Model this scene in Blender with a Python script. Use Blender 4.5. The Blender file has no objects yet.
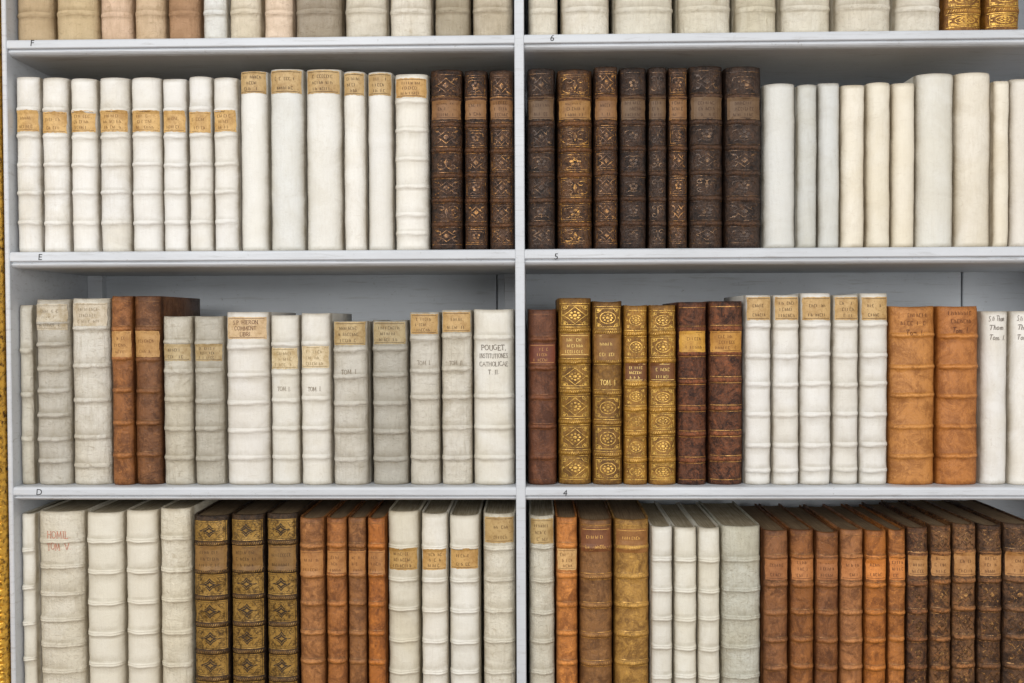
import bpy, math, random
from mathutils import Matrix, Vector
random.seed(7)
scene = bpy.context.scene
COL = scene.collection
scene.view_settings.view_transform = 'Standard'
scene.view_settings.look = 'None'

def lin(c):
    out = []
    for v in c[:3]:
        v = max(0.0, min(1.0, v / 255.0))
        out.append(v / 12.92 if v <= 0.04045 else ((v + 0.055) / 1.055) ** 2.4)
    return (out[0], out[1], out[2], 1.0)

# ------------------------------------------------------------------ camera
F = 960.0
D = 1.2
ZC = 1.35
R = (Matrix.Rotation(math.radians(1.3), 3, 'Z') @ Matrix.Rotation(math.radians(90 - 1.2), 3, 'X')
     @ Matrix.Rotation(math.radians(-0.22), 3, 'Z'))
fw = R @ Vector((0, 0, -1))
CAM = Vector((0, 0, ZC)) - fw * (D / fw.y)
cd = bpy.data.cameras.new("camera")
cd.lens = F / 1024 * 36
cd.sensor_width = 36
cam = bpy.data.objects.new("camera", cd)
cam.matrix_world = Matrix.Translation(CAM) @ R.to_4x4()
COL.objects.link(cam)
scene.camera = cam

def P(px, py, yp=0.0):
    """point of the upright plane y = yp measured from the photograph"""
    d = R @ Vector(((px - 512) / F, -(py - 341.5) / F, -1))
    return CAM + d * ((yp - CAM.y) / d.y)

# ------------------------------------------------------------------ materials
class NT:
    def __init__(s, name):
        s.m = bpy.data.materials.new(name)
        s.m.use_nodes = True
        s.t = s.m.node_tree
        s.b = s.t.nodes["Principled BSDF"]
        s.L = s.t.links
    def n(s, kind, **kw):
        nd = s.t.nodes.new(kind)
        for k, v in kw.items():
            if k in nd.inputs.keys():
                nd.inputs[k].default_value = v
            else:
                setattr(nd, k, v)
        return nd
    def link(s, a, b):
        s.L.new(a, b)
    def coords(s):
        tc = s.n("ShaderNodeTexCoord")
        oi = s.n("ShaderNodeObjectInfo")
        mu = s.n("ShaderNodeMath", operation='MULTIPLY')
        mu.inputs[1].default_value = 37.0
        s.link(oi.outputs["Random"], mu.inputs[0])
        ad = s.n("ShaderNodeVectorMath", operation='ADD')
        s.link(tc.outputs["Object"], ad.inputs[0])
        s.link(mu.outputs[0], ad.inputs[1])
        s.oi = oi
        s.obj = tc.outputs["Object"]
        return ad.outputs[0]
    def scaled(s, co, v):
        m = s.n("ShaderNodeVectorMath", operation='MULTIPLY')
        s.link(co, m.inputs[0])
        m.inputs[1].default_value = v
        return m.outputs[0]
    def noise(s, co, scale, detail=5, rough=0.6, dist=0.0):
        nd = s.n("ShaderNodeTexNoise")
        nd.inputs["Scale"].default_value = scale
        nd.inputs["Detail"].default_value = detail
        nd.inputs["Roughness"].default_value = rough
        nd.inputs["Distortion"].default_value = dist
        s.link(co, nd.inputs["Vector"])
        return nd.outputs["Fac"]
    def rng(s, v, a, b, c=0.0, d=1.0):
        m = s.n("ShaderNodeMapRange")
        m.inputs[1].default_value = a
        m.inputs[2].default_value = b
        m.inputs[3].default_value = c
        m.inputs[4].default_value = d
        s.link(v, m.inputs[0])
        return m.outputs[0]
    def math(s, op, a, b):
        m = s.n("ShaderNodeMath", operation=op)
        for i, v in enumerate((a, b)):
            if isinstance(v, (int, float)):
                m.inputs[i].default_value = v
            else:
                s.link(v, m.inputs[i])
        return m.outputs[0]
    def mix(s, fac, a, b, mode='MIX'):
        m = s.n("ShaderNodeMix", data_type='RGBA', blend_type=mode)
        for i, v in ((0, fac), (6, a), (7, b)):
            if isinstance(v, (int, float)):
                m.inputs[i].default_value = v
            elif isinstance(v, tuple):
                m.inputs[i].default_value = v
            else:
                s.link(v, m.inputs[i])
        return m.outputs[2]
    def attr(s, name):
        a = s.n("ShaderNodeAttribute")
        a.attribute_name = name
        return a.outputs["Fac"]
    def bump(s, h, st, dist=0.001):
        b = s.n("ShaderNodeBump")
        b.inputs["Strength"].default_value = st
        b.inputs["Distance"].default_value = dist
        s.link(h, b.inputs["Height"])
        s.link(b.outputs[0], s.b.inputs["Normal"])
    def base(s, c):
        if isinstance(c, tuple):
            s.b.inputs["Base Color"].default_value = c
        else:
            s.link(c, s.b.inputs["Base Color"])

def vellum(name, k):
    m = NT(name); co = m.coords()
    n0 = m.noise(co, 9, 4, 0.6, 0.5)
    n1 = m.noise(co, 26, 7, 0.7, 0.8)
    n2 = m.noise(m.scaled(co, (300, 300, 34)), 1, 5, 0.65, 0.4)
    n3 = m.noise(co, 420, 4, 0.75)
    n4 = m.noise(m.scaled(co, (80, 80, 110)), 1, 7, 0.75, 1.4)
    n5 = m.noise(m.scaled(co, (60, 60, 420)), 1, 4, 0.7, 0.6)
    oc = m.oi.outputs["Color"]
    def mul(c): return m.mix(1.0, oc, c + (1,), 'MULTIPLY')
    # amount of staining differs from book to book
    am = m.rng(m.oi.outputs["Random"], 0, 1, .45, 1.25)
    def F_(v, a, b, top): return m.math('MULTIPLY', m.rng(v, a, b, 0, top), am)
    c = m.mix(F_(n0, 0.42, 0.62, .7), oc, mul((0.92, 0.885, 0.80)))
    c = m.mix(F_(n1, 0.44, 0.66, .38 + .35 * k), c, mul((0.76, 0.725, 0.655)))
    c = m.mix(F_(n2, 0.5, 0.72, 0.22 + .35 * k), c, mul((0.68, 0.635, 0.56)))
    c = m.mix(F_(n4, 0.57, 0.68, 0.24 + .5 * k), c, mul((0.54, 0.475, 0.38)))
    c = m.mix(F_(n5, 0.61, 0.70, 0.15 + .45 * k), c, mul((0.50, 0.44, 0.35)))
    c = m.mix(F_(n3, 0.60, 0.72, 0.18 + .38 * k), c, mul((0.52, 0.46, 0.38)))
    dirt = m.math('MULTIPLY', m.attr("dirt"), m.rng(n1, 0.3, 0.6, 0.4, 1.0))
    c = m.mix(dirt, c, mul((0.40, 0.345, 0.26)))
    m.base(c)
    m.b.inputs["Roughness"].default_value = 0.46
    m.b.inputs["Specular IOR Level"].default_value = 0.4
    m.bump(m.math('ADD', m.math('ADD', n2, m.math('MULTIPLY', n3, 0.6)), m.math('MULTIPLY', n4, 1.5)), 0.42 + .5 * k, 0.0012 + .0010 * k)
    return m.m
VELLUM = vellum("vellum", 0.0)
VELLUM_WORN = vellum("worn_vellum", 0.85)

def leather(name, crackle, dk, lt, lf, bs):
    m = NT(name); co = m.coords()
    n1 = m.noise(co, 60 if crackle else 34, 8, 0.75, 1.0)
    n2 = m.noise(co, 380, 5, 0.75)
    n3 = m.noise(m.scaled(co, (170, 170, 50)), 1, 6, 0.7, 0.8)
    n4 = m.noise(co, 95, 8, 0.75, 0.5)
    oc = m.oi.outputs["Color"]
    dark = m.mix(1.0, oc, dk, 'MULTIPLY')
    light = m.mix(1.0, oc, lt, 'MULTIPLY')
    c = m.mix(m.rng(n1, 0.45, 0.59, 0, 1.0 if crackle else .85), oc, dark)
    c = m.mix(m.rng(n3, 0.52, 0.66, 0, 0.8 if crackle else .65), c, dark)
    c = m.mix(m.rng(n4, 0.53, 0.65, 0, lf), c, light)
    c = m.mix(m.rng(n2, 0.56, 0.69, 0, 0.65), c, light)
    wear = m.math('MULTIPLY', m.attr("band"), m.rng(n2, 0.38, 0.58))
    c = m.mix(m.math('MULTIPLY', wear, 0.8), c, light)
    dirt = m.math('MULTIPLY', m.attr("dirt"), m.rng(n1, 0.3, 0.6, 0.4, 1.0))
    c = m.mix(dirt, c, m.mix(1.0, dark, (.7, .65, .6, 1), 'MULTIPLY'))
    m.base(c)
    m.b.inputs["Specular IOR Level"].default_value = 0.4
    m.link(m.rng(n1, 0.35, 0.7, 0.36, 0.62), m.b.inputs["Roughness"])
    h = m.math('ADD', m.math('MULTIPLY', n2, 0.8), m.math('ADD', n3, n4))
    m.bump(h, bs, 0.0016)
    return m.m
LEATHER = leather("leather", False, (0.40, 0.35, 0.29, 1), (1.65, 1.75, 1.8, 1), .6, .65)
LEATHER_WORN = leather("worn_leather", True, (0.19, 0.155, 0.12, 1), (2.6, 2.3, 1.8, 1), .5, .95)
CALF = leather("smooth_calf", False, (0.54, 0.47, 0.37, 1), (1.3, 1.4, 1.5, 1), .55, .45)

def gilding(name, a, b_, fac, mt=.3):
    m = NT(name); co = m.coords()
    n1 = m.noise(co, 260, 5, 0.75); n2 = m.noise(co, 60, 4, 0.6)
    oc = m.oi.outputs["Color"]
    c = m.mix(m.rng(m.math('ADD', n1, m.math('MULTIPLY', n2, 0.5)), a, b_, 0, fac), oc, m.mix(1.0, oc, (0.14, 0.11, 0.09, 1), 'MULTIPLY'))
    m.base(c); m.b.inputs["Metallic"].default_value = mt; m.b.inputs["Roughness"].default_value = 0.36
    m.bump(n1, .4, .0006)
    return m.m
GILT = gilding("gilding", .70, .88, .85, .4)
GILT_WORN = gilding("worn_gilding", .61, .76, 1.0)

m = NT("label_paper"); co = m.coords()
n1 = m.noise(co, 60, 6, 0.7); n2 = m.noise(co, 350, 4, 0.7)
oc = m.oi.outputs["Color"]
c = m.mix(m.rng(n1, 0.43, 0.66, 0, 0.9), oc, m.mix(1.0, oc, (0.62, 0.53, 0.38, 1), 'MULTIPLY'))
c = m.mix(m.rng(n2, 0.54, 0.68, 0, 0.65), c, m.mix(1.0, oc, (0.5, 0.40, 0.26, 1), 'MULTIPLY'))
m.base(c); m.b.inputs["Roughness"].default_value = 0.55; m.bump(n2, 0.3, 0.0006)
LABEL = m.m

m = NT("ink"); co = m.coords()
n1 = m.noise(co, 500, 3, 0.6)
m.base(m.mix(m.rng(n1, .5, .7, 0, .5), m.oi.outputs["Color"], m.mix(1.0, m.oi.outputs["Color"], (2.2, 2.2, 2.2, 1), 'MULTIPLY'))); m.b.inputs["Roughness"].default_value = 0.7
INK = m.m

m = NT("page_edges"); co = m.coords()
n1 = m.noise(m.scaled(co, (1800, 20, 20)), 1, 2, 0.5); n2 = m.noise(co, 40, 5, 0.6)
oc = m.oi.outputs["Color"]
c = m.mix(m.rng(n1, 0.4, 0.62), oc, m.mix(1.0, oc, (0.55, 0.50, 0.42, 1), 'MULTIPLY'))
c = m.mix(m.rng(n2, 0.4, 0.7, 0, 0.5), c, m.mix(1.0, oc, (0.5, 0.42, 0.32, 1), 'MULTIPLY'))
m.base(c); m.b.inputs["Roughness"].default_value = 0.9; m.bump(n1, 0.5, 0.0005)
PAGES = m.m

def paint(name, col):
    m = NT(name)
    tc = m.n("ShaderNodeTexCoord"); co = tc.outputs["Object"]
    n1 = m.noise(co, 4, 5, 0.6); n2 = m.noise(m.scaled(co, (8, 90, 90)), 1, 5, 0.6); n3 = m.noise(co, 140, 6, 0.8)
    n4 = m.noise(m.scaled(co, (14, 60, 200)), 1, 6, 0.7, .5)
    k = lin(col)
    d = tuple(v * 0.84 for v in k[:3]) + (1,)
    dd = tuple(v * f for v, f in zip(k[:3], (.5, .47, .42))) + (1,)
    c = m.mix(m.rng(n1, 0.35, 0.65), k, d)
    c = m.mix(m.rng(n2, 0.5, 0.7, 0, 0.5), c, d)
    c = m.mix(m.rng(n4, 0.55, 0.69, 0, 0.5), c, dd)
    c = m.mix(m.rng(n3, 0.61, 0.69, 0, 0.8), c, dd)
    m.base(c); m.b.inputs["Roughness"].default_value = 0.42
    m.bump(m.math('ADD', n2, m.math('ADD', n3, n4)), 0.3, 0.001)
    return m.m
PAINT = paint("painted_wood", (206, 210, 215))
PAINT_BACK = paint("painted_back_panel", (194, 200, 206))

m = NT("gilded_carving")
tc = m.n("ShaderNodeTexCoord"); co = tc.outputs["Object"]
n1 = m.noise(co, 160, 6, 0.7)
m.base(m.mix(m.rng(n1, 0.48, 0.64), lin((236, 184, 74)), lin((88, 52, 14))))
m.b.inputs["Metallic"].default_value = 0.6; m.b.inputs["Roughness"].default_value = 0.25; m.bump(n1, 0.6, 0.002)
CARVE = m.m

m = NT("floor_boards")
tc = m.n("ShaderNodeTexCoord"); co = tc.outputs["Object"]
n1 = m.noise(m.scaled(co, (3, 40, 1)), 1, 6, 0.6)
m.base(m.mix(m.rng(n1, 0.35, 0.65), lin((150, 120, 88)), lin((112, 84, 56)))); m.b.inputs["Roughness"].default_value = 0.5
FLOOR = m.m

# ------------------------------------------------------------------ helpers
def mesh_obj(name, verts, faces, mat, parent=None, smooth=None, color=None, attrs=None):
    me = bpy.data.meshes.new(name)
    me.from_pydata([tuple(v) for v in verts], [], faces)
    if smooth is True:
        me.polygons.foreach_set("use_smooth", [True] * len(me.polygons))
    elif smooth:
        me.polygons.foreach_set("use_smooth", smooth)
    me.materials.append(mat)
    if attrs:
        for k, vals in attrs.items():
            a = me.attributes.new(k, 'FLOAT', 'POINT')
            a.data.foreach_set("value", vals)
    me.update()
    ob = bpy.data.objects.new(name, me)
    if color: ob.color = color
    if parent: ob.parent = parent
    COL.objects.link(ob)
    return ob

TXT = {}
def text_mesh(s):
    if s in TXT: return TXT[s]
    cu = bpy.data.curves.new("t", 'FONT')
    cu.body = s; cu.size = 1.0; cu.align_x = 'CENTER'; cu.resolution_u = 3
    ob = bpy.data.objects.new("t", cu)
    COL.objects.link(ob)
    dg = bpy.context.evaluated_depsgraph_get()
    ev = ob.evaluated_get(dg)
    me = ev.to_mesh()
    vs = [(v.co.x, v.co.y) for v in me.vertices]
    fs = [tuple(p.vertices) for p in me.polygons]
    ev.to_mesh_clear()
    bpy.data.objects.remove(ob); bpy.data.curves.remove(cu)
    TXT[s] = (vs, fs)
    return TXT[s]

# hand-cut roman letters drawn as pen strokes: (advance, strokes)
def _arc(cx, cy, rx, ry, a0, a1, n=8):
    return [(cx + rx * math.cos(math.radians(a0 + (a1 - a0) * i / n)), cy + ry * math.sin(math.radians(a0 + (a1 - a0) * i / n))) for i in range(n + 1)]
GL = {
 'A': (.74, [[(0, 0), (.35, 1), (.72, 0)], [(.14, .36), (.57, .36)]]),
 'B': (.6, [[(.06, 0), (.06, 1)], [(.06, 1)] + _arc(.28, .77, .24, .23, 90, -90, 6) + [(.06, .54)], [(.06, .54)] + _arc(.3, .27, .28, .27, 90, -90, 6) + [(.06, 0)]]),
 'C': (.68, [_arc(.38, .5, .36, .5, 48, 312, 12)]),
 'E': (.56, [[(.06, 0), (.06, 1)], [(.06, 1), (.5, 1), (.5, .86)], [(.06, .52), (.4, .52)], [(.06, 0), (.54, 0), (.54, .16)]]),
 'G': (.74, [_arc(.38, .5, .36, .5, 48, 330, 12), [(.68, .42), (.68, .08)], [(.5, .42), (.78, .42)]]),
 'H': (.72, [[(.06, 0), (.06, 1)], [(.64, 0), (.64, 1)], [(.06, .52), (.64, .52)]]),
 'I': (.26, [[(.12, 0), (.12, 1)]]),
 'L': (.54, [[(.06, 0), (.06, 1)], [(.06, 0), (.5, 0), (.5, .18)]]),
 'M': (.9, [[(.06, 0), (.12, 1)], [(.12, 1), (.42, .1), (.74, 1)], [(.74, 1), (.8, 0)]]),
 'N': (.74, [[(.06, 0), (.06, 1)], [(.06, 1), (.64, 0)], [(.64, 0), (.64, 1)]]),
 'O': (.76, [_arc(.38, .5, .36, .5, 0, 360, 14)]),
 'P': (.58, [[(.06, 0), (.06, 1)], [(.06, 1)] + _arc(.28, .74, .26, .26, 90, -90, 6) + [(.06, .48)]]),
 'R': (.66, [[(.06, 0), (.06, 1)], [(.06, 1)] + _arc(.28, .74, .26, .26, 90, -90, 6) + [(.06, .48)], [(.28, .48), (.6, 0)]]),
 'S': (.54, [[(.48, .84), (.36, .98), (.18, .98), (.06, .82), (.12, .62), (.4, .42), (.48, .22), (.38, .03), (.18, 0), (.04, .16)]]),
 'T': (.62, [[(.3, 0), (.3, 1)], [(0, .84), (.0, 1), (.6, 1), (.6, .84)]]),
 'U': (.72, [[(.06, 1), (.06, .3), (.2, .04), (.36, 0), (.52, .04), (.64, .3), (.64, 1)]]),
 'V': (.72, [[(0, 1), (.34, 0), (.68, 1)]]),
 'h': (.5, [[(.06, 0), (.06, 1)], [(.06, .42), (.22, .6), (.38, .5), (.4, 0)]]),
 'o': (.48, [_arc(.22, .3, .2, .3, 0, 360, 10)]),
 'm': (.76, [[(.06, 0), (.06, .6)], [(.06, .44), (.2, .6), (.34, .48), (.34, 0)], [(.34, .44), (.5, .6), (.64, .48), (.66, 0)]]),
 't': (.36, [[(.14, .85), (.14, .08), (.3, 0)], [(0, .6), (.3, .6)]]),
 'i': (.22, [[(.08, 0), (.08, .6)], [(.05, .8), (.12, .84)]]),
 '.': (.22, [[(.04, .03), (.13, .05)]]),
 ',': (.22, [[(.1, .08), (.04, -.14)]]),
 ' ': (.34, []),
}

TH = math.radians(78); S80 = math.sin(TH); C80 = math.cos(TH)

class Geo:
    """collects flat pieces laid on a spine"""
    def __init__(s, bk): s.bk = bk; s.v = []; s.f = []
    def pt(s, x, z, off):
        s.v.append(s.bk.S(x, z, off)); return len(s.v) - 1
    def ribbon(s, pts, wd, off, closed=False):
        q = []
        n = len(pts)
        rngn = n if closed else n - 1
        for i in range(rngn):
            a = pts[i]; b = pts[(i + 1) % n]
            L = math.hypot(b[0] - a[0], b[1] - a[1])
            k = max(1, int(L / 0.003))
            for j in range(k):
                t = j / k
                q.append((a[0] + (b[0] - a[0]) * t, a[1] + (b[1] - a[1]) * t))
        if not closed: q.append(pts[-1])
        m_ = len(q); idx = []
        for i in range(m_):
            a = q[(i - 1) % m_] if (closed or i > 0) else q[i]
            b = q[(i + 1) % m_] if (closed or i < m_ - 1) else q[i]
            dx, dz = b[0] - a[0], b[1] - a[1]
            L = math.hypot(dx, dz) or 1
            nx, nz = -dz / L * wd / 2, dx / L * wd / 2
            idx.append((s.pt(q[i][0] + nx, q[i][1] + nz, off), s.pt(q[i][0] - nx, q[i][1] - nz, off)))
        for i in range(m_ if closed else m_ - 1):
            a = idx[i]; b = idx[(i + 1) % m_]
            s.f.append((a[0], a[1], b[1], b[0]))
    def fill(s, pts, off):
        cx = sum(p[0] for p in pts) / len(pts); cz = sum(p[1] for p in pts) / len(pts)
        c = s.pt(cx, cz, off)
        mid = [s.pt((x + cx) / 2, (z + cz) / 2, off) for x, z in pts]
        ids = [s.pt(x, z, off) for x, z in pts]
        for i in range(len(ids)):
            j = (i + 1) % len(ids)
            s.f.append((c, mid[i], mid[j])); s.f.append((mid[i], ids[i], ids[j], mid[j]))
    def patch(s, x0, x1, z0, z1, off, nx=12, nz=6, rag=0.0):
        ids = []
        for j in range(nz + 1):
            row = []
            for i in range(nx + 1):
                x = x0 + (x1 - x0) * i / nx; z = z0 + (z1 - z0) * j / nz
                if rag:
                    if j in (0, nz): z += random.uniform(-rag, rag)
                    if i in (0, nx): x += random.uniform(-rag, rag)
                row.append(s.pt(x, z, off))
            ids.append(row)
        for j in range(nz):
            for i in range(nx):
                s.f.append((ids[j][i], ids[j][i + 1], ids[j + 1][i + 1], ids[j + 1][i]))
    def text(s, string, z, size, maxw, off, shear=0.0, wd=None, jit=.045):
        adv = [GL[c][0] for c in string]
        gap = .13
        tot = sum(adv) + gap * (len(adv) - 1)
        sx = min(size, maxw / tot)
        wd = wd or min(.0008, max(.0005, sx * .12))
        x = -tot / 2
        for ch, a in zip(string, adv):
            jx, jy = random.uniform(-jit, jit), random.uniform(-jit, jit) * 1.8
            for st in GL[ch][1]:
                def T(p): return ((x + p[0] + jx + shear * p[1]) * sx, z + (p[1] + jy) * size)
                s.ribbon([T(p) for p in st], wd, off)
                if not shear:
                    for e, nb in ((st[0], st[1]), (st[-1], st[-2])):
                        if e[1] in (0, 1) and abs(e[1] - nb[1]) > .3:
                            s.ribbon([T((e[0] - .13, e[1])), T((e[0] + .13, e[1]))], wd * .7, off + .00003)
            x += a + gap
    def squiggle(s, z, size, width, off, wd):
        x = -width / 2
        while x < width / 2 - size * 0.4:
            k = random.random(); a = size * random.uniform(0.35, 0.6)
            if k < .3: s.ribbon([(x, z), (x, z + size)], wd, off)
            elif k < .6: s.ribbon([(x, z), (x, z + size), (x + a * .8, z + size * .5), (x + a * .8, z)], wd, off)
            elif k < .85: s.ribbon([(x + a, z + size), (x, z + size), (x, z), (x + a, z)], wd, off)
            x += a + size * 0.35
    def make(s, name, mat, parent, color):
        if s.f:
            return mesh_obj(name, s.v, s.f, mat, parent, None, color)

def circ(cx, cz, rx, rz, n=14, a0=0, a1=2 * math.pi, closed=True):
    k = n if closed else n + 1
    return [(cx + rx * math.cos(a0 + (a1 - a0) * i / n), cz + rz * math.sin(a0 + (a1 - a0) * i / n)) for i in range(k)]

def ornament(G, kind, z0, z1, w, wd, off, GD=None):
    cz = (z0 + z1) / 2; hz = (z1 - z0) / 2 * 0.86; hx = w / 2 * 0.74
    def M(pts): return [(x * hx, cz + z * hz) for x, z in pts]
    if kind == 'medallion':
        # gilt panel carrying nested dark and gold diamonds
        G.patch(-hx * 1.2, hx * 1.2, z0 - .0012, z1 + .0012, off, 10, 6, .0002)
        dia = [(0, 1), (.26, .50), (.95, 0), (.26, -.50), (0, -1), (-.26, -.50), (-.95, 0), (-.26, .50)]
        def sc(k): return M([(x * k, z * k) for x, z in dia])
        GD.fill(sc(.84), off + .0003)
        G.ribbon(sc(.60), wd * .65, off + .0006, True)
        G.fill(sc(.26), off + .0006)
        GD.ribbon(M([(-1.12, -1.12), (1.12, -1.12), (1.12, 1.12), (-1.12, 1.12)]), wd * .5, off + .0003, True)
        for sx in (-1, 1):
            for sz in (-1, 1):
                GD.ribbon(M(circ(sx * .80, sz * .74, .17, .19, 8)), wd * .42, off + .0003, True)
                GD.ribbon(M([(sx * 1.02, sz * .28), (sx * .76, sz * .40), (sx * .5, sz * .98)]), wd * .4, off + .0003)
                GD.ribbon(M([(sx * .30, sz * 1.0), (sx * .22, sz * .80), (sx * .06, sz * 1.0)]), wd * .35, off + .0003)
        return
    if 'frame' in kind:
        G.ribbon(M([(-1.05, -1), (1.05, -1), (1.05, 1), (-1.05, 1)]), wd * .8, off, True)
    if 'lozenge' in kind:
        G.ribbon(M([(0, .85), (.42, .32), (.85, 0), (.42, -.32), (0, -.85), (-.42, -.32), (-.85, 0), (-.42, .32)]), wd, off, True)
        G.fill(M([(0, .36), (.3, 0), (0, -.36), (-.3, 0)]), off)
        for sx in (-1, 1):
            for sz in (-1, 1):
                G.ribbon(M([(sx * (.98 - .5 * math.sin(a)), sz * (.95 - .5 * (1 - math.cos(a)) - .1)) for a in [i * .35 for i in range(6)]]), wd * .9, off)
                G.fill(M(circ(sx * .72, sz * .72, .15, .13, 6)), off)
    if 'rosette' in kind:
        if 'diamond' in kind:
            G.ribbon(M([(0, .9), (.45, .42), (.9, 0), (.45, -.42), (0, -.9), (-.45, -.42), (-.9, 0), (-.45, .42)]), wd * .9, off, True)
        else:
            G.ribbon(M(circ(0, 0, .70, .64, 16)), wd, off, True)
        G.fill(M(circ(0, 0, .17, .15, 8)), off)
        for i in range(8):
            a = i * math.pi / 4
            G.fill(M(circ(.38 * math.cos(a), .36 * math.sin(a), .11, .10, 6)), off)
        for sx in (-1, 1):
            for sz in (-1, 1):
                q0 = {(-1, -1): 0, (1, -1): 1, (1, 1): 2, (-1, 1): 3}[(sx, sz)]
                G.ribbon(M(circ(sx * .98, sz * .98, .4, .38, 6, math.pi / 2 * q0, math.pi / 2 * (q0 + 1), False)), wd * .8, off)
                G.fill(M(circ(sx * .84, sz * .84, .13, .13, 6)), off)
        for sx in (-1, 1):
            G.fill(M(circ(sx * .96, 0, .08, .12, 6)), off)
    if 'scroll' in kind:
        sgn = random.choice((-1, 1))
        for sx in (-1, 1):
            for sz in (-1, 1):
                pts = []
                for i in range(13):
                    a = i * .5 + random.uniform(-.1, .1); r = .46 * (1 - i / 15)
                    pts.append((sx * (.48 + sgn * r * math.cos(a)), sz * (.48 + r * math.sin(a))))
                if random.random() < .85: G.ribbon(M(pts), wd, off)
        G.fill(M([(0, .6), (.16, 0), (0, -.6), (-.16, 0)]), off)
        for i in range(10):
            G.fill(M(circ(random.uniform(-.9, .9), random.uniform(-.9, .9), .07, .07, 5)), off)
    if 'flower' in kind:
        for i in range(5):
            a = i * math.tau / 5 + math.pi / 2
            G.fill(M(circ(.3 * math.cos(a), .34 * math.sin(a), .17, .19, 6)), off)
        G.ribbon(M([(0, -.2), (0, -.9)]), wd * .8, off)
        for sx in (-1, 1):
            G.ribbon(M([(0, -.75), (sx * .4, -.6), (sx * .7, -.8)]), wd * .8, off)
            G.ribbon(M([(0, .62), (sx * .4, .7), (sx * .8, .55), (sx * .85, .2)]), wd * .8, off)

class Book: pass
LIM = []

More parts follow.
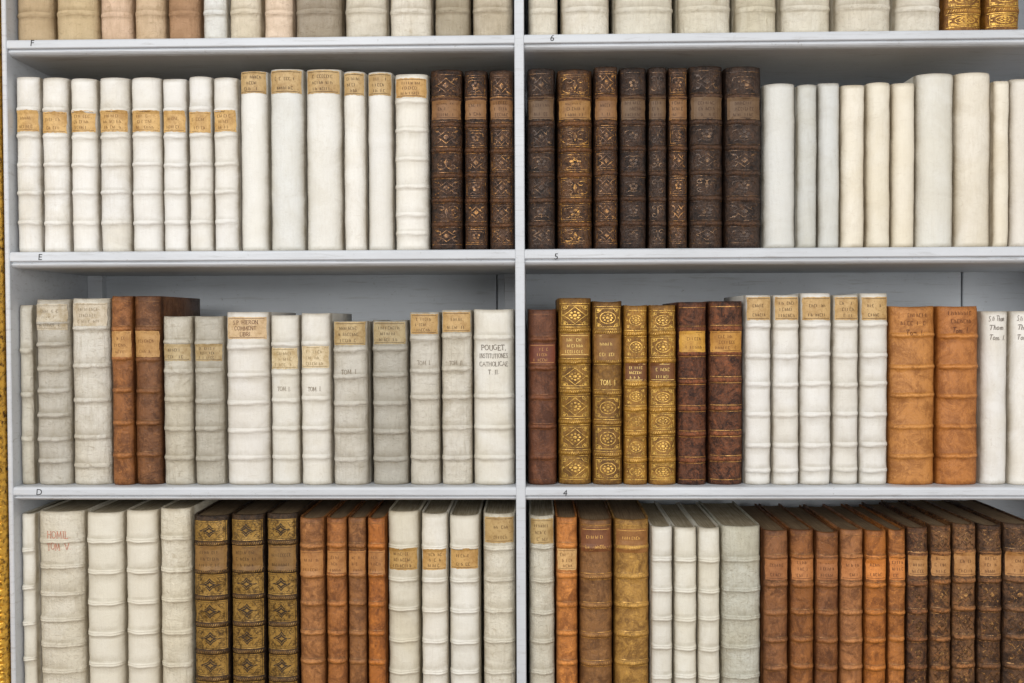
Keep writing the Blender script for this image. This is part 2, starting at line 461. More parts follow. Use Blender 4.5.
def make_book(x0, x1, zt, zb, ysp, depth, cfg, group, yref):
    pa = P(x0, yref, ysp + 0.003).x; pb = P(x1, yref, ysp + 0.003).x
    mid = (pa + pb) / 2
    for lo, hi in LIM:           # keep clear of the uprights
        if lo - .02 < mid < hi + .02:
            pa = max(pa, lo + .0004); pb = min(pb, hi - .0004)
    gap = 0.0003
    w = pb - pa - 2 * gap; xc = (pa + pb) / 2; h = zt - zb
    b = min(w * cfg.get('bulge', 0.24), 0.0105)
    hw = w / 2
    emp = bpy.data.objects.new("book", None)
    emp.empty_display_size = 0.02
    emp.location = (xc, ysp + b, zb)
    COL.objects.link(emp)
    emp["label"] = cfg['desc']; emp["category"] = "book"; emp["group"] = group
    nb = cfg.get('bands', 5); amp = cfg.get('amp', 0.0016)
    if isinstance(nb, (list, tuple)): fr = list(nb)
    else: fr = [(i + 1) / (nb + 1) for i in range(nb)]
    jz = cfg.get('bjit', .0009)
    zs = [h * (1 - f) + random.uniform(-jz, jz) for f in fr]
    am = [random.uniform(.75, 1.1) for _ in fr]
    sg = cfg.get('bw', 0.0026)
    ph = random.uniform(0, 6); ph2 = random.uniform(0, 6); ph3 = random.uniform(0, 6)
    tilt = random.uniform(-.05, .05)
    dbl = cfg.get('double', False)
    bk = Book()
    def band(z):
        r = 0
        for q, k_ in zip(zs, am):
            t = (z - q) / sg
            v = math.exp(-abs(t) ** 3.2) * k_
            if dbl: v *= 1 - .5 * math.exp(-(t / .28) ** 2)
            r = max(r, v)
        return r
    def cap(z):
        dd = min(z, h - z)
        return 0.0018 * (1 - dd / 0.006) ** 2 if dd < 0.006 else 0
    def S(x, z, off=0.0):
        s = max(-1, min(1, x / hw)) * S80
        c = math.sqrt(1 - s * s)
        y = -b * (c - C80) / (1 - C80)
        y -= amp * band(z + tilt * x + .0005 * math.sin(x * 260 + ph3)) * min(1, (c - C80) * 3.0)
        y += cap(z) + 0.0005 * math.sin(z * 43 + ph) + 0.0003 * math.sin(z * 130 + ph2 + x * 60) + .0002 * math.sin(x * 210 + z * 37 + ph3)
        return (x, y - off * max(.35, c), z)
    bk.S = S; bk.h = h; bk.w = w
    lv = set([0.0, h, 0.0015, h - 0.0015, 0.0035, h - 0.0035, .006, h - .006])
    for q in zs:
        for d_ in (-1.9, -1.25, -1.0, -.8, -.5, -.25, 0, .25, .5, .8, 1.0, 1.25, 1.9): lv.add(q + d_ * sg)
    k = int(h / 0.009)
    for i in range(1, k): lv.add(h * i / k)
    lv = sorted(l for l in lv if 0 <= l <= h)
    L = [lv[0]]
    for l in lv[1:]:
        if l - L[-1] > 0.0004: L.append(l)
    L[-1] = h
    NA = 16
    th = 0.0022
    V = []; Fc = []; sm = []; A1 = []; A2 = []
    prof = []
    for i in range(NA + 1):
        a = -TH + 2 * TH * i / NA
        prof.append(math.sin(a) / S80 * hw)
    bd = [(depth), (depth * .5), 0.010, 0.006, 0.003]
    ind = [0.0, 0.0, 0.0, 0.0005, 0.0012]
    ncol = len(bd) * 2 + NA + 1
    dip = random.uniform(-.0012, .0006)
    rr = [random.uniform(0, 6) for _ in range(4)]
    for z in L:
        bz = band(z)
        wl = .0004 * (math.sin(z * 90 + rr[0]) * .5 + .5) + .0003 * (math.sin(z * 260 + rr[1]) * .5 + .5)
        wr = .0004 * (math.sin(z * 80 + rr[2]) * .5 + .5) + .0003 * (math.sin(z * 240 + rr[3]) * .5 + .5)
        for d_, i_ in zip(bd, ind):
            V.append((-hw + i_, d_, z)); A1.append(0.0); A2.append(0.9 if i_ else 0.0)
        for i, x in enumerate(prof):
            p = S(x, z)
            kk = x / hw
            px = x * (0.972 + 0.026 * min(1, bz)) - (wr if x > 0 else -wl) * abs(kk) ** 2 * max(0, 1 - bz)
            zz = z + (dip * (1 - kk * kk) * (1 if z > h - .004 else 0))
            V.append((px, p[1], min(zz, h))); A1.append(min(1, bz) * max(0, 1 - abs(kk) ** 4))
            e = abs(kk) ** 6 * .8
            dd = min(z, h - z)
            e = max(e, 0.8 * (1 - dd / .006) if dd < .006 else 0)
            near = 0
            for q in zs:
                t = abs(z - q) / sg
                if 1.0 < t < 2.4: near = max(near, 1 - abs(t - 1.5) / .9)
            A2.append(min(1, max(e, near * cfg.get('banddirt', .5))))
        for d_, i_ in list(zip(bd, ind))[::-1]:
            V.append((hw - i_, d_, z)); A1.append(0.0); A2.append(0.9 if i_ else 0.0)
    nl = len(L)
    for j in range(nl - 1):
        for i in range(ncol - 1):
            a = j * ncol + i
            Fc.append((a, a + 1, a + 1 + ncol, a + ncol)); sm.append(True)
    base = len(V)
    kx = (hw - th) / hw
    for z in (0.0, h):
        for i in range(ncol):
            v = V[(0 if z == 0 else (nl - 1) * ncol) + i]
            V.append((v[0] * kx, v[1] + (th if 5 <= i < ncol - 5 else 0.0), v[2])); A1.append(0); A2.append(.3)
    top = (nl - 1) * ncol
    for i in range(ncol - 1):
        Fc.append((base + i + 1, base + i, base + ncol + i, base + ncol + i + 1)); sm.append(False)
        Fc.append((top + i, top + i + 1, base + ncol + i + 1, base + ncol + i)); sm.append(False)
        Fc.append((i + 1, i, base + i, base + i + 1)); sm.append(False)
    Fc.append(tuple([j * ncol for j in range(nl)] + [base + ncol, base])); sm.append(False)
    Fc.append(tuple([base + ncol - 1, base + 2 * ncol - 1] + [j * ncol + ncol - 1 for j in range(nl - 1, -1, -1)])); sm.append(False)
    jv = random.uniform(-cfg.get('jit', 4), cfg.get('jit', 4))
    cc = tuple(v + jv for v in cfg['col'])
    mesh_obj("cover", V, Fc, cfg['mat'], emp, sm, lin(cc), {"band": A1, "dirt": A2})
    # page block, slightly shorter than the boards
    pv = []; pf = []
    x_in = hw - th - 0.0001
    pr = [(-x_in, depth - .004), (-x_in, .004)]
    for i in range(1, 8):
        a = -TH + 2 * TH * i / 8
        pr.append((math.sin(a) / S80 * x_in * .95, -(b * .8) * (math.cos(a) - C80) / (1 - C80) + th + .0020))
    pr += [(x_in, .004), (x_in, depth - .004)]
    for i in range(1, 6):
        t = i / 6
        pr.append((x_in * (1 - 2 * t), depth - .004 - .004 * math.sin(math.pi * t)))
    for z in (0.003, h - 0.0022):
        for x, y in pr: pv.append((x, y, z))
    n = len(pr)
    for i in range(n): pf.append((i, (i + 1) % n, n + (i + 1) % n, n + i))
    pf.append(tuple(range(n - 1, -1, -1))); pf.append(tuple(range(n, 2 * n)))
    mesh_obj("page_block", pv, pf, PAGES, emp, None, lin(cfg.get('pages', (188, 172, 140))))
    px_h = lambda y: P((x0 + x1) / 2, y, ysp).z - zb
    for lb in cfg.get('labs', []):
        G = Geo(bk)
        zz1 = px_h(lb[0]); zz0 = px_h(lb[1])
        G.patch(-hw * .88, hw * .88, zz0, zz1, .00035, 12, 6, .0005)
        G.make("title_label", LABEL, emp, lin(lb[2]))
        ic = lb[3] if len(lb) > 3 else (70, 50, 30)
        lines = lb[4] if len(lb) > 4 else None
        G = Geo(bk)
        H = zz1 - zz0
        G.ribbon([(-hw * .8, zz1 - H * .07), (hw * .8, zz1 - H * .07)], .0005, .0006)
        G.ribbon([(-hw * .8, zz0 + H * .07), (hw * .8, zz0 + H * .07)], .0005, .0006)
        if lines:
            nL = len(lines); st = H * .8 / nL
            for i, t in enumerate(lines):
                G.text(t, zz1 - H * .1 - st * (i + .85), st * .62, w * .72, .0006)
        else:
            nL = random.choice((2, 3, 3)); st = H * .8 / nL
            for i in range(nL):
                G.squiggle(zz1 - H * .12 - st * (i + .8), min(st * .5, .0036), w * random.uniform(.45, .62), .0006, .00055)
        G.make("lettering", INK, emp, lin(ic))
    for tx in cfg.get('text', []):   # (baseline px, size px, string or None, colour, shear)
        G = Geo(bk)
        if tx[2] is None:
            G.squiggle(px_h(tx[0]), tx[1] * .00125 * .7, w * .56, .0005, .0006)
        else:
            G.text(tx[2], px_h(tx[0]), tx[1] * .00125, w * cfg.get('tw', .72), .0005, tx[4] if len(tx) > 4 else 0)
        G.make("lettering", INK, emp, lin(tx[3]))
    if cfg.get('orn') or cfg.get('lines'):
        G = Geo(bk); GD = Geo(bk); wd = cfg.get('wd', .0010)
        edges = [h - .003] + zs + [.003]
        skip = cfg.get('skip', [])
        for i in range(len(edges) - 1):
            a = edges[i + 1] + sg * 1.5; c_ = edges[i] - sg * 1.5
            if c_ - a < .008: continue
            G.ribbon([(-hw * .9, a), (hw * .9, a)], wd * .8, .0004)
            G.ribbon([(-hw * .9, c_), (hw * .9, c_)], wd * .8, .0004)
            if cfg.get('orn') and i not in skip:
                o = cfg['orn']
                if isinstance(o, (list, tuple)): o = o[i % len(o)]
                ornament(G, o, a + .001, c_ - .001, w, wd, .0004, GD)
        if cfg.get('bandgold'):
            for q in zs:
                k_ = -hw * .85
                while k_ < hw * .85:
                    G.ribbon([(k_, q - sg * .6), (k_ + .0014, q + sg * .6)], .0007, .0004); k_ += .0026
        G.make("gilt_tooling", cfg.get('gmat', GILT), emp, lin(cfg.get('gold', (200, 155, 80))))
        if GD.f:
            GD.make("dark_medallions", LEATHER, emp, lin((58, 42, 24)))
    return emp

# ------------------------------------------------------------------ bookcase
case = bpy.data.objects.new("bookcase", None)
case.location = (P(520, 341).x, 0, 0)
COL.objects.link(case)
case["label"] = "pale grey painted wooden bookcase with gilded carved edge moulding"
case["category"] = "bookcase"
CX = case.location.x

def box(name, x0, x1, y0, y1, z0, z1, mat, parent=case, bev=0.001):
    vs = []
    e = bev
    ox = CX if parent is case else 0
    prof = [(x0, y1), (x0, y0 + e), (x0 + e, y0), (x1 - e, y0), (x1, y0 + e), (x1, y1)]
    for z in (z0, z1):
        for x, y in prof: vs.append((x - ox, y, z))
    n = 6; fs = [tuple(range(n - 1, -1, -1)), tuple(range(n, 2 * n))]
    for i in range(n): fs.append((i, (i + 1) % n, n + (i + 1) % n, n + i))
    return mesh_obj(name, vs, fs, mat, parent)

DEP = 0.225
xL0 = P(7.2, 400).x; xL1 = P(12.0, 400).x
xM0 = P(515.5, 341).x; xM1 = P(525, 341).x
xR0 = P(1128, 341).x; xR1 = xR0 + .02
LIM += [(xL1, xM0), (xM1, xR0)]
zTop = P(520, -175).z
SH = [(P(520, 34).z, P(520, 49.5).z), (P(520, 249).z, P(520, 265.5).z), (P(520, 487).z, P(520, 501.5).z)]
zb4 = P(520, 738).z
SH.append((zb4, zb4 - .018)); SH.append((zTop + .018, zTop))
def upr(x0, x1):
    box("upright_panel", x0, x1, -.0015, DEP, .08, zTop + .018, PAINT)
upr(xL0, xL1); upr(xM0, xM1); upr(xR0, xR1)
def shelf(x0, x1, zt, zbm, letter=None, lpx=None):
    t = zt - zbm
    prof = [(DEP, zt), (.0040, zt), (.0016, zt - .0006), (.0004, zt - .0018), (0, zt - .0034), (0, zt - t * .54), (.0008, zt - t * .59), (.0048, zt - t * .62),
            (.0052, zt - t * .69), (.0032, zt - t * .72), (.0032, zt - t * .79), (.0046, zt - t * .87), (.0074, zt - t * .95), (.0120, zbm), (DEP, zbm)]
    ns = 24; vs = []; fs = []
    n = len(prof)
    for k in range(ns + 1):
        x = x0 + (x1 - x0) * k / ns
        for y, z in prof: vs.append((x - CX, y, z))
    for k in range(ns):
        for i in range(n):
            fs.append((k * n + i, k * n + (i + 1) % n, (k + 1) * n + (i + 1) % n, (k + 1) * n + i))
    fs.append(tuple(range(n - 1, -1, -1))); fs.append(tuple(ns * n + i for i in range(n)))
    so = mesh_obj("shelf_board", vs, fs, PAINT, case)
    if letter:
        v2, f2 = text_mesh(letter)
        p = P(lpx[0], lpx[1])
        V = [(p.x - CX + (x + .1 * y) * .0110, -.0003, p.z + y * .0110) for x, y in v2]
        mesh_obj("shelf_lettering", V, f2, INK, so, None, lin((24, 24, 28)))
LET = {0: (("F", (32, 46)), ("6", (552, 41))), 1: (("E", (40, 260)), ("5", (556, 259.5))), 2: (("D", (39, 495)), ("4", (565, 496)))}
for i, (a, b_) in enumerate(SH):
    l = LET.get(i, ((None, None), (None, None)))
    shelf(xL1, xM0, a, b_, *l[0]); shelf(xM1, xR0, a, b_, *l[1])
def back(x0, x1):
    box("back_panel", x0, x1, DEP, DEP + .012, .08, zTop + .018, PAINT_BACK)
xs = P(962, 290, DEP).x
back(xL0, P(497, 290, DEP).x - .0008); back(P(497, 290, DEP).x + .0008, xs - .0010); back(xs + .0010, xR1)
for i in range(1, 3):
    zt = SH[i][1]; zb = SH[i + 1][0]
    box("corner_batten", xM0 - .020, xM0 - .0002, DEP - .016, DEP - .0002, zb, zt, PAINT)
    box("corner_batten", xL1 + .0002, xL1 + .022, DEP - .016, DEP - .0002, zb, zt, PAINT)
box("base_cabinet", xL0, xR1, .006, DEP + .012, .08, zb4 - .020, PAINT)
box("plinth", xL0, xR1, -.004, DEP + .012, 0, .08, PAINT)
# gilded carved moulding beside the upright
xg1 = xL0 - .0003; gw = .045
NS = 24; H = zTop + .02
NZ = int(H / .0016)
vs = []; fs = []
for j in range(NZ + 1):
    z = H * j / NZ
    for i in range(NS + 1):
        s = i / NS
        x = xg1 - gw * s
        y = -.002 - .010 * math.sin(math.pi * min(1, s * 1.02)) ** .6
        if s < .21:
            k = s / .21
            bead = math.sqrt(max(0, 1 - (2 * k - 1) ** 2))
            y -= .0090 * bead * abs(math.sin(math.pi * z / .0105)) ** .55
        else:
            k = (s - .21) / .79
            y -= .009 * max(0, math.sin(math.pi * k)) * (.5 + .5 * math.cos(2 * math.pi * z / .034 + 5 * k))
            y -= .003 * abs(math.sin(3 * math.pi * k)) * abs(math.sin(math.pi * z / .017 + 3 * k))
        if i in (0, NS): y = .02
        vs.append((x - CX, y, z))
for j in range(NZ):
    for i in range(NS):
        a = j * (NS + 1) + i
        fs.append((a, a + NS + 1, a + NS + 2, a + 1))
b0 = list(range(0, NS + 1)); t0 = [NZ * (NS + 1) + i for i in range(NS + 1)]
fs.append(tuple(b0)); fs.append(tuple(t0[::-1]))
fs.append(tuple([j * (NS + 1) for j in range(NZ, -1, -1)] + [j * (NS + 1) + NS for j in range(NZ + 1)]))
mesh_obj("gilded_moulding", vs, fs, CARVE, case, True)

# ------------------------------------------------------------------ books
W = (230, 228, 223)
GR = (212, 208, 196)
V5 = dict(mat=VELLUM, bands=5, amp=.0016, bw=.0026, banddirt=.5)
VS = dict(mat=VELLUM, bands=0, amp=0, bulge=.3)
def C(base, **k):
    d = dict(base); d.update(k); return d

ROWS = []
r = []
def tan(c, d, **k): return C(V5, mat=VELLUM_WORN, col=tuple(v + 8 for v in c), desc=d, jit=3, banddirt=.8, **k)
for x0, x1, c, d in [
    (14, 53, (186, 162, 126), "tan stained vellum book on the top shelf"), (54, 97, (206, 184, 146), "tan stained vellum book on the top shelf"),
    (98, 132, (222, 192, 164), "pinkish tan vellum book on the top shelf"), (133, 165, (208, 182, 150), "tan stained vellum book on the top shelf"),
    (166, 200, (176, 138, 104), "darker brown vellum book on the top shelf"), (202, 227, (226, 226, 222), "slim white vellum book on the top shelf"),
    (228, 261, (224, 213, 192), "cream vellum book on the top shelf"), (263, 293, (230, 208, 186), "pinkish cream vellum book on the top shelf"),
    (294, 342, (166, 154, 136), "mottled grey-brown vellum book on the top shelf"), (344, 387, (220, 213, 198), "cream grey vellum book on the top shelf"),
    (389, 432, (226, 219, 204), "cream grey vellum book on the top shelf"), (434, 470, (176, 165, 144), "mottled grey-brown vellum book on the top shelf"),
    (472, 513, (200, 189, 169), "beige grey vellum book on the top shelf"),
    (528, 558, (224, 218, 204), "cream vellum book on the top shelf"), (561, 610, (226, 220, 206), "thick cream vellum book on the top shelf"),
    (614, 674, (220, 214, 198), "very thick cream vellum book on the top shelf"), (678, 732, (222, 216, 200), "thick cream vellum book on the top shelf"),
    (735, 778, (220, 214, 196), "cream vellum book on the top shelf"), (781, 832, (224, 218, 202), "thick cream vellum book on the top shelf"),
    (836, 893, (226, 220, 206), "thick cream vellum book on the top shelf"), (896, 943, (226, 220, 206), "cream vellum book on the top shelf")]:
    r.append((x0, x1, -128 + random.uniform(-6, 6), tan(c, d)))
for x0, x1 in ((945, 984), (986, 1022)):
    r.append((x0, x1, -125, dict(mat=LEATHER, col=(146, 98, 36), bands=6, amp=.0018, orn='rosette frame', gold=(230, 180, 80), bandgold=True, wd=.0011,
                                desc="brown leather book with dense gilt spine tooling")))
ROWS.append((r, SH[0][0], .013, .15, 20, "books on the top shelf"))

# ---- second row
r = []
for x0, x1, t in [(15, 40, 76), (41, 68.5, 77), (69.5, 97, 78), (98, 129.5, 77), (130, 161.5, 77), (162, 187, 78), (188, 212.5, 76), (213, 238, 77)]:
    lt = 111 + random.uniform(-1, 1)
    r.append((x0, x1, t, C(V5, col=W, jit=3, banddirt=.5, amp=.0020, bands=[.185, .335, .5, .66, .83], labs=[(lt, lt + 21, (212, 174, 112), (112, 76, 38))],
                           desc="white vellum book with raised bands and yellowed label")))
for x0, x1, t, l0, l1, c in [(239, 268, 70, 71, 93, (226, 224, 217)), (269, 304, 68, 70, 93, (216, 216, 211)), (305, 342, 68, 70, 93, (222, 220, 213)), (343, 366, 71, 73, 95, (228, 225, 217)), (367, 393, 71, 73, 95, (226, 224, 218))]:
    r.append((x0, x1, t, C(VS, col=c, labs=[(l0, l1, (194, 164, 114), (56, 38, 22))], desc="smooth white vellum book with tan label at the head")))
r.append((394, 429, 73, C(V5, col=(228, 225, 217), amp=.002, bands=[.16, .32, .48, .64, .80, .9], labs=[(78, 97, (198, 158, 98), (76, 46, 24))], desc="white vellum book with raised bands and tan label")))
BR = dict(mat=LEATHER_WORN, bands=[.165, .305, .445, .585, .725, .86], amp=.0021, wd=.0009, skip=[1], jit=3, banddirt=.3, gmat=GILT_WORN)
orns = [['lozenge', 'scroll'], ['flower frame', 'lozenge'], 'lozenge frame', ['lozenge', 'flower'], ['scroll frame', 'flower frame'], 'lozenge frame', 'flower', 'scroll', ['flower frame', 'lozenge'], ['lozenge', 'scroll', 'flower'], ['flower', 'lozenge']]
for i, (x0, x1, t, a) in enumerate([(430, 463, 69, 1), (464, 488, 70, 1), (489, 514.5, 70, 1), (527, 555.5, 68, 0), (557, 593, 69, 2), (594, 618.5, 66, 1), (619.5, 647, 67, 0),
                    (648, 667, 67, 0), (668, 688, 67, 1), (689, 724, 65, 0), (725, 762.5, 66, 0)]):
    colr = [(62, 43, 30), (74, 49, 29), (86, 56, 29)][a]
    r.append((x0, x1, t, C(BR, col=colr, orn=orns[i], gold=[(126, 92, 56), (176, 124, 62), (208, 152, 68)][a],
                           labs=[(97, 119, [(106, 80, 52), (138, 98, 56), (156, 114, 60)][a], (60, 34, 16))],
                           desc="worn dark brown leather book with faded gilt tooling")))
for x0, x1, t, c in [(764, 797, 83, (216, 216, 211)), (797.5, 818, 84, (204, 205, 200)), (818.5, 841, 82, (208, 209, 205)), (841.5, 866, 84, (234, 227, 211)), (867, 892, 82, (231, 224, 207)),
                     (892.5, 916.5, 82, (231, 223, 205)), (917, 956, 73, (221, 219, 210)), (956.5, 993, 72, (229, 222, 207)), (993.5, 1010, 80, (231, 223, 205)), (1010.5, 1034, 78, (226, 220, 209))]:
    r.append((x0, x1, t, C(VS, col=c, jit=2, desc="plain smooth cream vellum book" if c[2] < c[0] - 9 else "plain smooth grey-white vellum book")))
ROWS.append((r, SH[1][0], .010, .15, 160, "books on the second shelf"))

# ---- third row
r = []
INKC = (98, 86, 74); INF = (124, 110, 90)
G5 = C(V5, mat=VELLUM_WORN, banddirt=.8, amp=.0027, bw=.0028, bjit=.0016)
W5 = C(V5, banddirt=.6, amp=.0024, bw=.0028, bjit=.0012)
r.append((17, 34, 305, C(G5, col=GR, bands=3, desc="slim grey-beige vellum book against the upright")))
r.append((34.5, 70, 299, C(G5, col=(206, 201, 189), bands=7, amp=.0032, labs=[(304, 330, (200, 190, 170), (120, 108, 92))], desc="grey mottled vellum book with raised bands")))
r.append((70.5, 110, 298, C(G5, col=(226, 221, 209), bands=[.16, .36, .55, .74, .9], labs=[(303, 326, (204, 192, 170), (130, 114, 92))], desc="pale grey vellum book with raised bands")))
LB = dict(mat=LEATHER, bands=[.17, .33, .5, .67, .84], amp=.0021, lines=True, wd=.0006)
r.append((111, 133.5, 296, C(LB, col=(148, 94, 48), labs=[(331, 357, (196, 150, 90), (104, 66, 30))], gold=(150, 100, 50), desc="orange-brown leather book with tan label")))
r.append((134, 161.5, 296, C(LB, col=(120, 77, 43), labs=[(331, 357, (186, 144, 88), (104, 66, 30))], gold=(130, 90, 50), desc="brown leather book with tan label")))
r.append((162, 192.5, 316, C(G5, col=(210, 204, 189), bands=[.16, .33, .5, .67, .84], labs=[(344, 361, (192, 172, 132), (74, 60, 44))], desc="grey-beige vellum book with raised bands")))
r.append((193, 224, 316, C(G5, col=(194, 189, 176), bands=[.16, .33, .5, .67, .84], labs=[(344, 361, (186, 164, 122), (74, 60, 44))], desc="dark grey mottled vellum book with tan label")))
r.append((225, 269.5, 312, C(W5, col=(229, 226, 220), bands=[.2, .36, .52, .68, .84], labs=[(317, 339, (212, 184, 144), (92, 56, 36), ["S.P. HIERON.", "COMMENT.", "LIBRI."])], desc="thick white vellum book with tan title label")))
r.append((270, 299.5, 315, C(W5, col=(221, 218, 209), bands=[.17, .34, .5, .67, .84], labs=[(348, 369, (216, 198, 160), (130, 108, 74))], tw=.45, text=[(391, 4.2, "TOM. I.", INF)], desc="white vellum book with raised bands and faded label")))
r.append((300, 331, 313, C(W5, col=(222, 219, 211), bands=[.17, .34, .5, .67, .84], labs=[(346, 368, (218, 200, 164), (130, 108, 74))], tw=.45, text=[(391, 4.2, "TOM. I.", INF)], desc="white vellum book with raised bands and faded label")))
r.append((332, 368, 321, C(G5, col=(212, 207, 195), bands=[.17, .34, .5, .67, .84], labs=[(322, 345, (192, 168, 122), (70, 54, 36))], tw=.45, text=[(374, 4.2, "TOM. I.", INF)], desc="grey vellum book with tan label at the head")))
r.append((371.5, 408, 320, C(G5, col=(192, 188, 177), bands=[.17, .34, .5, .67, .84], labs=[(322, 344, (178, 160, 122), (70, 58, 42))], desc="dark grey worn vellum book with raised bands")))
r.append((409, 440, 312, C(G5, col=(216, 211, 199), bands=[.15, .34, .5, .67, .84], labs=[(314, 334, (196, 162, 108), (72, 50, 32))], tw=.45, text=[(365, 4.2, "TOM. I.", INF)], desc="grey vellum book with tan label at the head")))
r.append((441, 472.5, 310, C(G5, col=(226, 221, 209), bands=[.15, .34, .5, .67, .84], labs=[(312, 332, (200, 166, 112), (72, 50, 32))], tw=.45, text=[(365, 4.2, "TOM. II.", INF)], desc="light grey vellum book with tan label at the head")))
r.append((473, 515, 309, C(W5, col=(224, 221, 212), bands=[.16, .5, .67, .84], tw=.68, text=[(350, 5.0, "POUGET,", INKC), (358, 4.4, "INSTITUTIONES", INKC), (366, 4.4, "CATHOLICAE", INKC), (374, 4.2, "T. II.", INKC)], desc="white vellum book with handwritten ink title")))
r.append((527.5, 557, 309, C(LB, col=(110, 66, 40), labs=[(344, 364, (116, 60, 36), (190, 140, 80))], gold=(140, 90, 50), desc="reddish brown leather book with worn red label")))
GO = dict(mat=LEATHER, col=(142, 102, 38), amp=.0022, gold=(228, 182, 88), wd=.0009, bandgold=True, banddirt=.5, jit=3)
r.append((558, 592, 298, C(GO, bands=[.175, .34, .5, .66, .83], orn='rosette diamond frame', labs=[(334, 356, (152, 108, 44), (240, 205, 120))], skip=[1], desc="antique gold leather book with gilt diamond tooling")))
r.append((592.5, 623, 301, C(GO, col=(130, 91, 34), bands=[.165, .33, .5, .66, .83], orn=['rosette frame', 'rosette frame', 'flower frame', 'rosette frame', 'rosette frame', 'rosette frame'], labs=[(334, 360, (138, 96, 40), (240, 205, 120))], skip=[1, 2], tw=.5, text=[(385, 5, "TOM. I", (240, 205, 120))], desc="golden brown leather book with gilt rosettes")))
r.append((623.5, 648, 305, C(GO, col=(160, 114, 42), bands=[.155, .31, .44, .58, .71, .86], orn='rosette', skip=[2], labs=[(363, 381, (116, 72, 32), (240, 205, 120))], desc="honey gold leather book with gilt rosettes")))
r.append((648.5, 677, 305, C(GO, col=(156, 111, 42), bands=[.155, .31, .44, .58, .71, .86], orn='rosette frame', skip=[2], labs=[(363, 381, (116, 72, 32), (240, 205, 120))], desc="honey gold leather book with gilt rosettes")))
r.append((677.5, 707.5, 302, dict(mat=LEATHER_WORN, col=(100, 58, 34), bands=[.15, .28, .43, .58, .72, .86], amp=.0014, lines=True, gold=(190, 136, 66), wd=.0008, labs=[(331, 352, (204, 154, 62), (90, 50, 18))], desc="dark red-brown leather book with gilt lines and label")))
r.append((708.5, 744, 301, dict(mat=LEATHER_WORN, col=(110, 66, 40), bands=[.15, .28, .43, .58, .72, .86], amp=.0014, lines=True, gold=(200, 150, 80), wd=.0010, labs=[(331, 352, (190, 138, 60), (90, 50, 18))], desc="mottled brown leather book with gilt lines")))
for x0, x1, t in [(745, 772, 295), (773, 800, 295), (800.5, 832.5, 293), (833, 859.5, 295), (860, 889, 293)]:
    r.append((x0, x1, t, C(W5, col=(229, 227, 222), jit=2, bands=[.165, .32, .47, .63, .79, .92], labs=[(297, 320, (200, 166, 112), (64, 42, 26))], desc="white vellum book with raised bands and head label")))
OR = dict(mat=CALF, col=(192, 130, 66), bands=[.165, .34, .5, .67, .84], amp=.0027, pages=(170, 150, 120), banddirt=.6)
OI = (84, 42, 18)
r.append((890, 937, 306, C(OR, tw=.38, text=[(317, 5.2, None, OI), (325, 5.2, None, OI), (335, 5.2, "Tom. I.", OI, .2)], desc="thick orange tan calfskin book with raised bands")))
r.append((938, 980.5, 306, C(OR, col=(182, 116, 55), tw=.40, text=[(315, 5.2, None, OI), (323, 5.2, None, OI), (333, 5.2, "Tom. I.", OI, .2)], desc="thick orange tan calfskin book with raised bands")))
HW = (98, 86, 76)
for x0, x1 in ((982, 1009.5), (1010.5, 1036)):
    r.append((x0, x1, 311, C(VS, col=(233, 230, 224), tw=.60, text=[(321, 5.4, "S.ti Thom.", HW, .22), (330, 5.0, "Thom.", HW, .22), (340, 5.0, "Tom. I.", HW, .22)], desc="smooth white vellum book with handwritten title")))
ROWS.append((r, SH[2][0], .014, .14, 400, "books on the third shelf"))

# ---- fourth row
r = []
C5 = C(V5, banddirt=.7, amp=.0029, bw=.0030, bjit=.0015, pages=(178, 168, 144), double=True)
RD = (186, 122, 98)
r.append((20.5, 36.5, 514, C(C5, col=(222, 218, 206), desc="slim white vellum book against the upright")))
r.append((37, 84, 512, C(C5, mat=VELLUM_WORN, col=(236, 230, 214), bands=[.13, .25, .37, .49, .61, .73, .87], tw=.5, text=[(538, 7, "HOMIL.", RD), (550, 7, "TOM. V.", RD)], desc="thick cream vellum book with faded red title")))
r.append((85, 123.5, 513, C(C5, col=(226, 221, 206), bands=[.13, .27, .41, .55, .7, .85], desc="cream vellum book with raised bands")))
r.append((124.5, 158, 511, C(C5, col=(228, 222, 206), bands=[.13, .27, .41, .55, .7, .85], desc="cream vellum book with raised bands")))
r.append((159, 191.5, 509, C(C5, mat=VELLUM_WORN, col=(236, 229, 210), bands=[.13, .27, .41, .55, .7, .85], desc="cream vellum book with raised bands")))
DG = dict(mat=LEATHER_WORN, col=(74, 54, 32), bands=[.13, .255, .38, .505, .63, .755, .88], amp=.0022, orn='medallion', gold=(172, 134, 66), wd=.0010, bandgold=True, skip=[1], pages=(120, 100, 70))
for x0, x1, t in [(192.5, 229, 516), (230, 265, 515), (266, 298, 514)]:
    r.append((x0, x1, t, C(DG, labs=[(546, 570, (138, 102, 50), (60, 40, 20))], desc="black-brown leather book with gilt panels and diamonds")))
OB = dict(mat=LEATHER, bands=[.13, .265, .40, .535, .67, .81], amp=.0023, pages=(134, 112, 82), lines=True, gold=(158, 112, 60), wd=.0006, jit=10)
for x0, x1, t, c in [(299, 325, 518, (156, 102, 54)), (326, 347.5, 518, (162, 102, 50)), (348, 367, 518, (138, 90, 48)), (367.5, 386, 518, (178, 110, 50))]:
    r.append((x0, x1, t, C(OB, col=c, labs=[(551, 575, (180, 126, 70), (96, 60, 32))], desc="orange-brown calf book with raised bands")))
r.append((387.5, 419.5, 512, C(C5, col=(222, 216, 199), bands=[.155, .3, .44, .58, .72, .86], labs=[(548, 570, (190, 152, 90), (80, 56, 30))], desc="cream vellum book with tan label")))
r.append((421, 448, 514, C(C5, col=(228, 224, 213), bands=[.155, .3, .44, .58, .72, .86], labs=[(549, 570, (200, 160, 98), (80, 56, 30))], desc="white vellum book with tan label")))
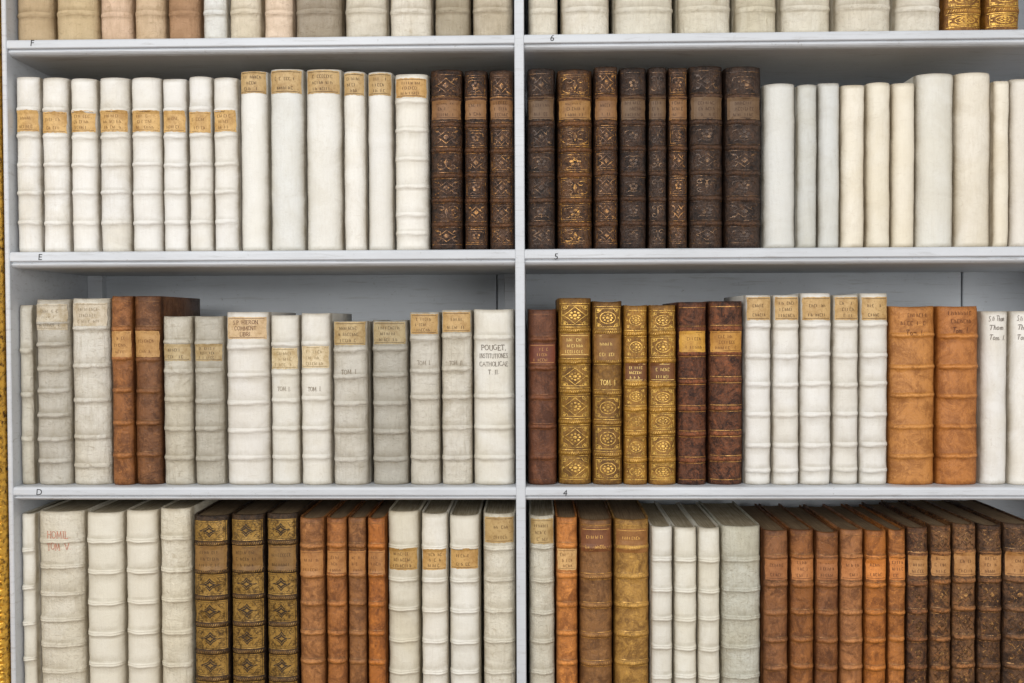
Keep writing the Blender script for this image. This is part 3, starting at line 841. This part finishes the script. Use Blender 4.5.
r.append((449, 480, 516, C(C5, col=(228, 225, 215), bands=[.14, .3, .44, .58, .72, .86], labs=[(548, 569, (198, 158, 96), (80, 56, 30))], desc="white vellum book with tan label")))
r.append((483, 516, 514, C(C5, mat=VELLUM_WORN, col=(230, 224, 207), bands=[.155, .3, .44, .58, .72, .86], labs=[(517, 543, (186, 156, 104), (90, 66, 40))], desc="cream vellum book with tan label at the head")))
r.append((529, 555, 516, C(C5, mat=VELLUM_WORN, col=(222, 217, 201), bands=[.145, .3, .44, .58, .72, .86], labs=[(519, 544, (188, 160, 108), (90, 66, 40))], desc="grey-cream vellum book with label at the head")))
r.append((556, 578, 518, C(OB, col=(182, 112, 48), desc="bright orange-brown calf book with label", labs=[(549, 570, (212, 170, 112), (110, 70, 36))])))
r.append((579, 613, 520, C(OB, col=(136, 94, 52), gold=(196, 144, 72), wd=.0010, bandgold=True, labs=[(528, 552, (124, 76, 42), (220, 170, 90))], desc="brown calf book with gilt bands")))
r.append((614, 650, 520, C(OB, col=(168, 124, 56), gold=(208, 160, 80), wd=.0009, bandgold=True, labs=[(529, 553, (150, 102, 50), (220, 170, 90))], desc="golden tan calf book with gilt bands")))
for x0, x1, t, c in [(651, 673, 527, (227, 224, 214)), (674, 697.5, 528, (224, 221, 209)), (698, 720.5, 528, (225, 222, 210))]:
    r.append((x0, x1, t, C(C5, col=c, bands=[.155, .3, .44, .58, .72, .86], desc="slim white vellum book with raised bands")))
r.append((721.5, 762, 527, C(C5, mat=VELLUM_WORN, col=(214, 213, 199), bands=[.155, .3, .44, .58, .72, .86], desc="thick grey-green vellum book with raised bands")))
for x0, x1, t, c in [(763.5, 789, 531, (136, 88, 50)), (790, 815, 530, (154, 100, 54)), (815.5, 839.5, 532, (138, 88, 48)), (840, 864, 530, (158, 103, 58)), (864.5, 887.5, 531, (180, 112, 50)), (888, 906, 530, (170, 106, 48))]:
    r.append((x0, x1, t, C(OB, col=c, labs=[(556, 580, tuple(min(255, v * 1.18 + 8) for v in c), (76, 42, 20))], desc="orange-brown calf book with raised bands")))
for x0, x1, t, c, o in [(907, 929, 528, (106, 70, 42), 'flower'), (930, 952, 526, (128, 88, 52), 'lozenge'), (952.5, 977, 524, (124, 86, 52), 'lozenge'), (978, 1003, 525, (104, 73, 47), 'lozenge'), (1004, 1034, 524, (100, 71, 47), 'lozenge')]:
    r.append((x0, x1, t, C(OB, mat=LEATHER_WORN, gmat=GILT_WORN, col=c, orn=o, skip=[1], wd=.0009, jit=4, gold=(190, 142, 84), labs=[(552, 576, (186, 136, 82), (76, 46, 24))], desc="dark brown calf book with tan label and faded gilt")))
ROWS.append((r, SH[3][0], .013, .17, 600, "books on the lower shelf"))

for books, zb, ysp, dep, yref, grp in ROWS:
    for x0, x1, t, cfg in books:
        yy = ysp + random.uniform(-.002, .002)
        zt = P((x0 + x1) / 2, t, yy).z
        make_book(x0, x1, zt, zb + .0001, yy, dep + random.uniform(-.008, .006), cfg, grp, yref)

# ------------------------------------------------------------------ room
fl = mesh_obj("floor", [(-3, -4, 0), (3, -4, 0), (3, .26, 0), (-3, .26, 0), (-3, -4, -.05), (3, -4, -.05), (3, .26, -.05), (-3, .26, -.05)],
              [(0, 1, 2, 3), (7, 6, 5, 4), (0, 4, 5, 1), (1, 5, 6, 2), (2, 6, 7, 3), (3, 7, 4, 0)], FLOOR)
fl["kind"] = "structure"
wl = mesh_obj("wall_back", [(-3, .26, 0), (3, .26, 0), (3, .26, 3), (-3, .26, 3), (-3, .32, 0), (3, .32, 0), (3, .32, 3), (-3, .32, 3)],
              [(0, 1, 2, 3), (7, 6, 5, 4), (0, 4, 5, 1), (1, 5, 6, 2), (2, 6, 7, 3), (3, 7, 4, 0)], PAINT_BACK)
wl["kind"] = "structure"

# ------------------------------------------------------------------ light
w = bpy.data.worlds.new("world"); scene.world = w; w.use_nodes = True
bg = w.node_tree.nodes["Background"]
bg.inputs[0].default_value = (0.98, 0.985, 1.0, 1); bg.inputs[1].default_value = 0.46
def area(name, loc, tgt, size, e, col):
    ld = bpy.data.lights.new(name, 'AREA'); ld.shape = 'RECTANGLE'; ld.size = size[0]; ld.size_y = size[1]; ld.energy = e; ld.color = col
    o = bpy.data.objects.new(name, ld); o.location = loc
    o.rotation_euler = (Vector(tgt) - Vector(loc)).to_track_quat('-Z', 'Y').to_euler()
    COL.objects.link(o)
area("window_light", (-1.1, -2.7, 2.4), (0, 0, 1.3), (1.6, 1.6), 60, (1, .985, .965))
area("window_light", (1.3, -2.9, 1.7), (0, 0, 1.3), (1.2, 1.6), 36, (1, .985, .965))
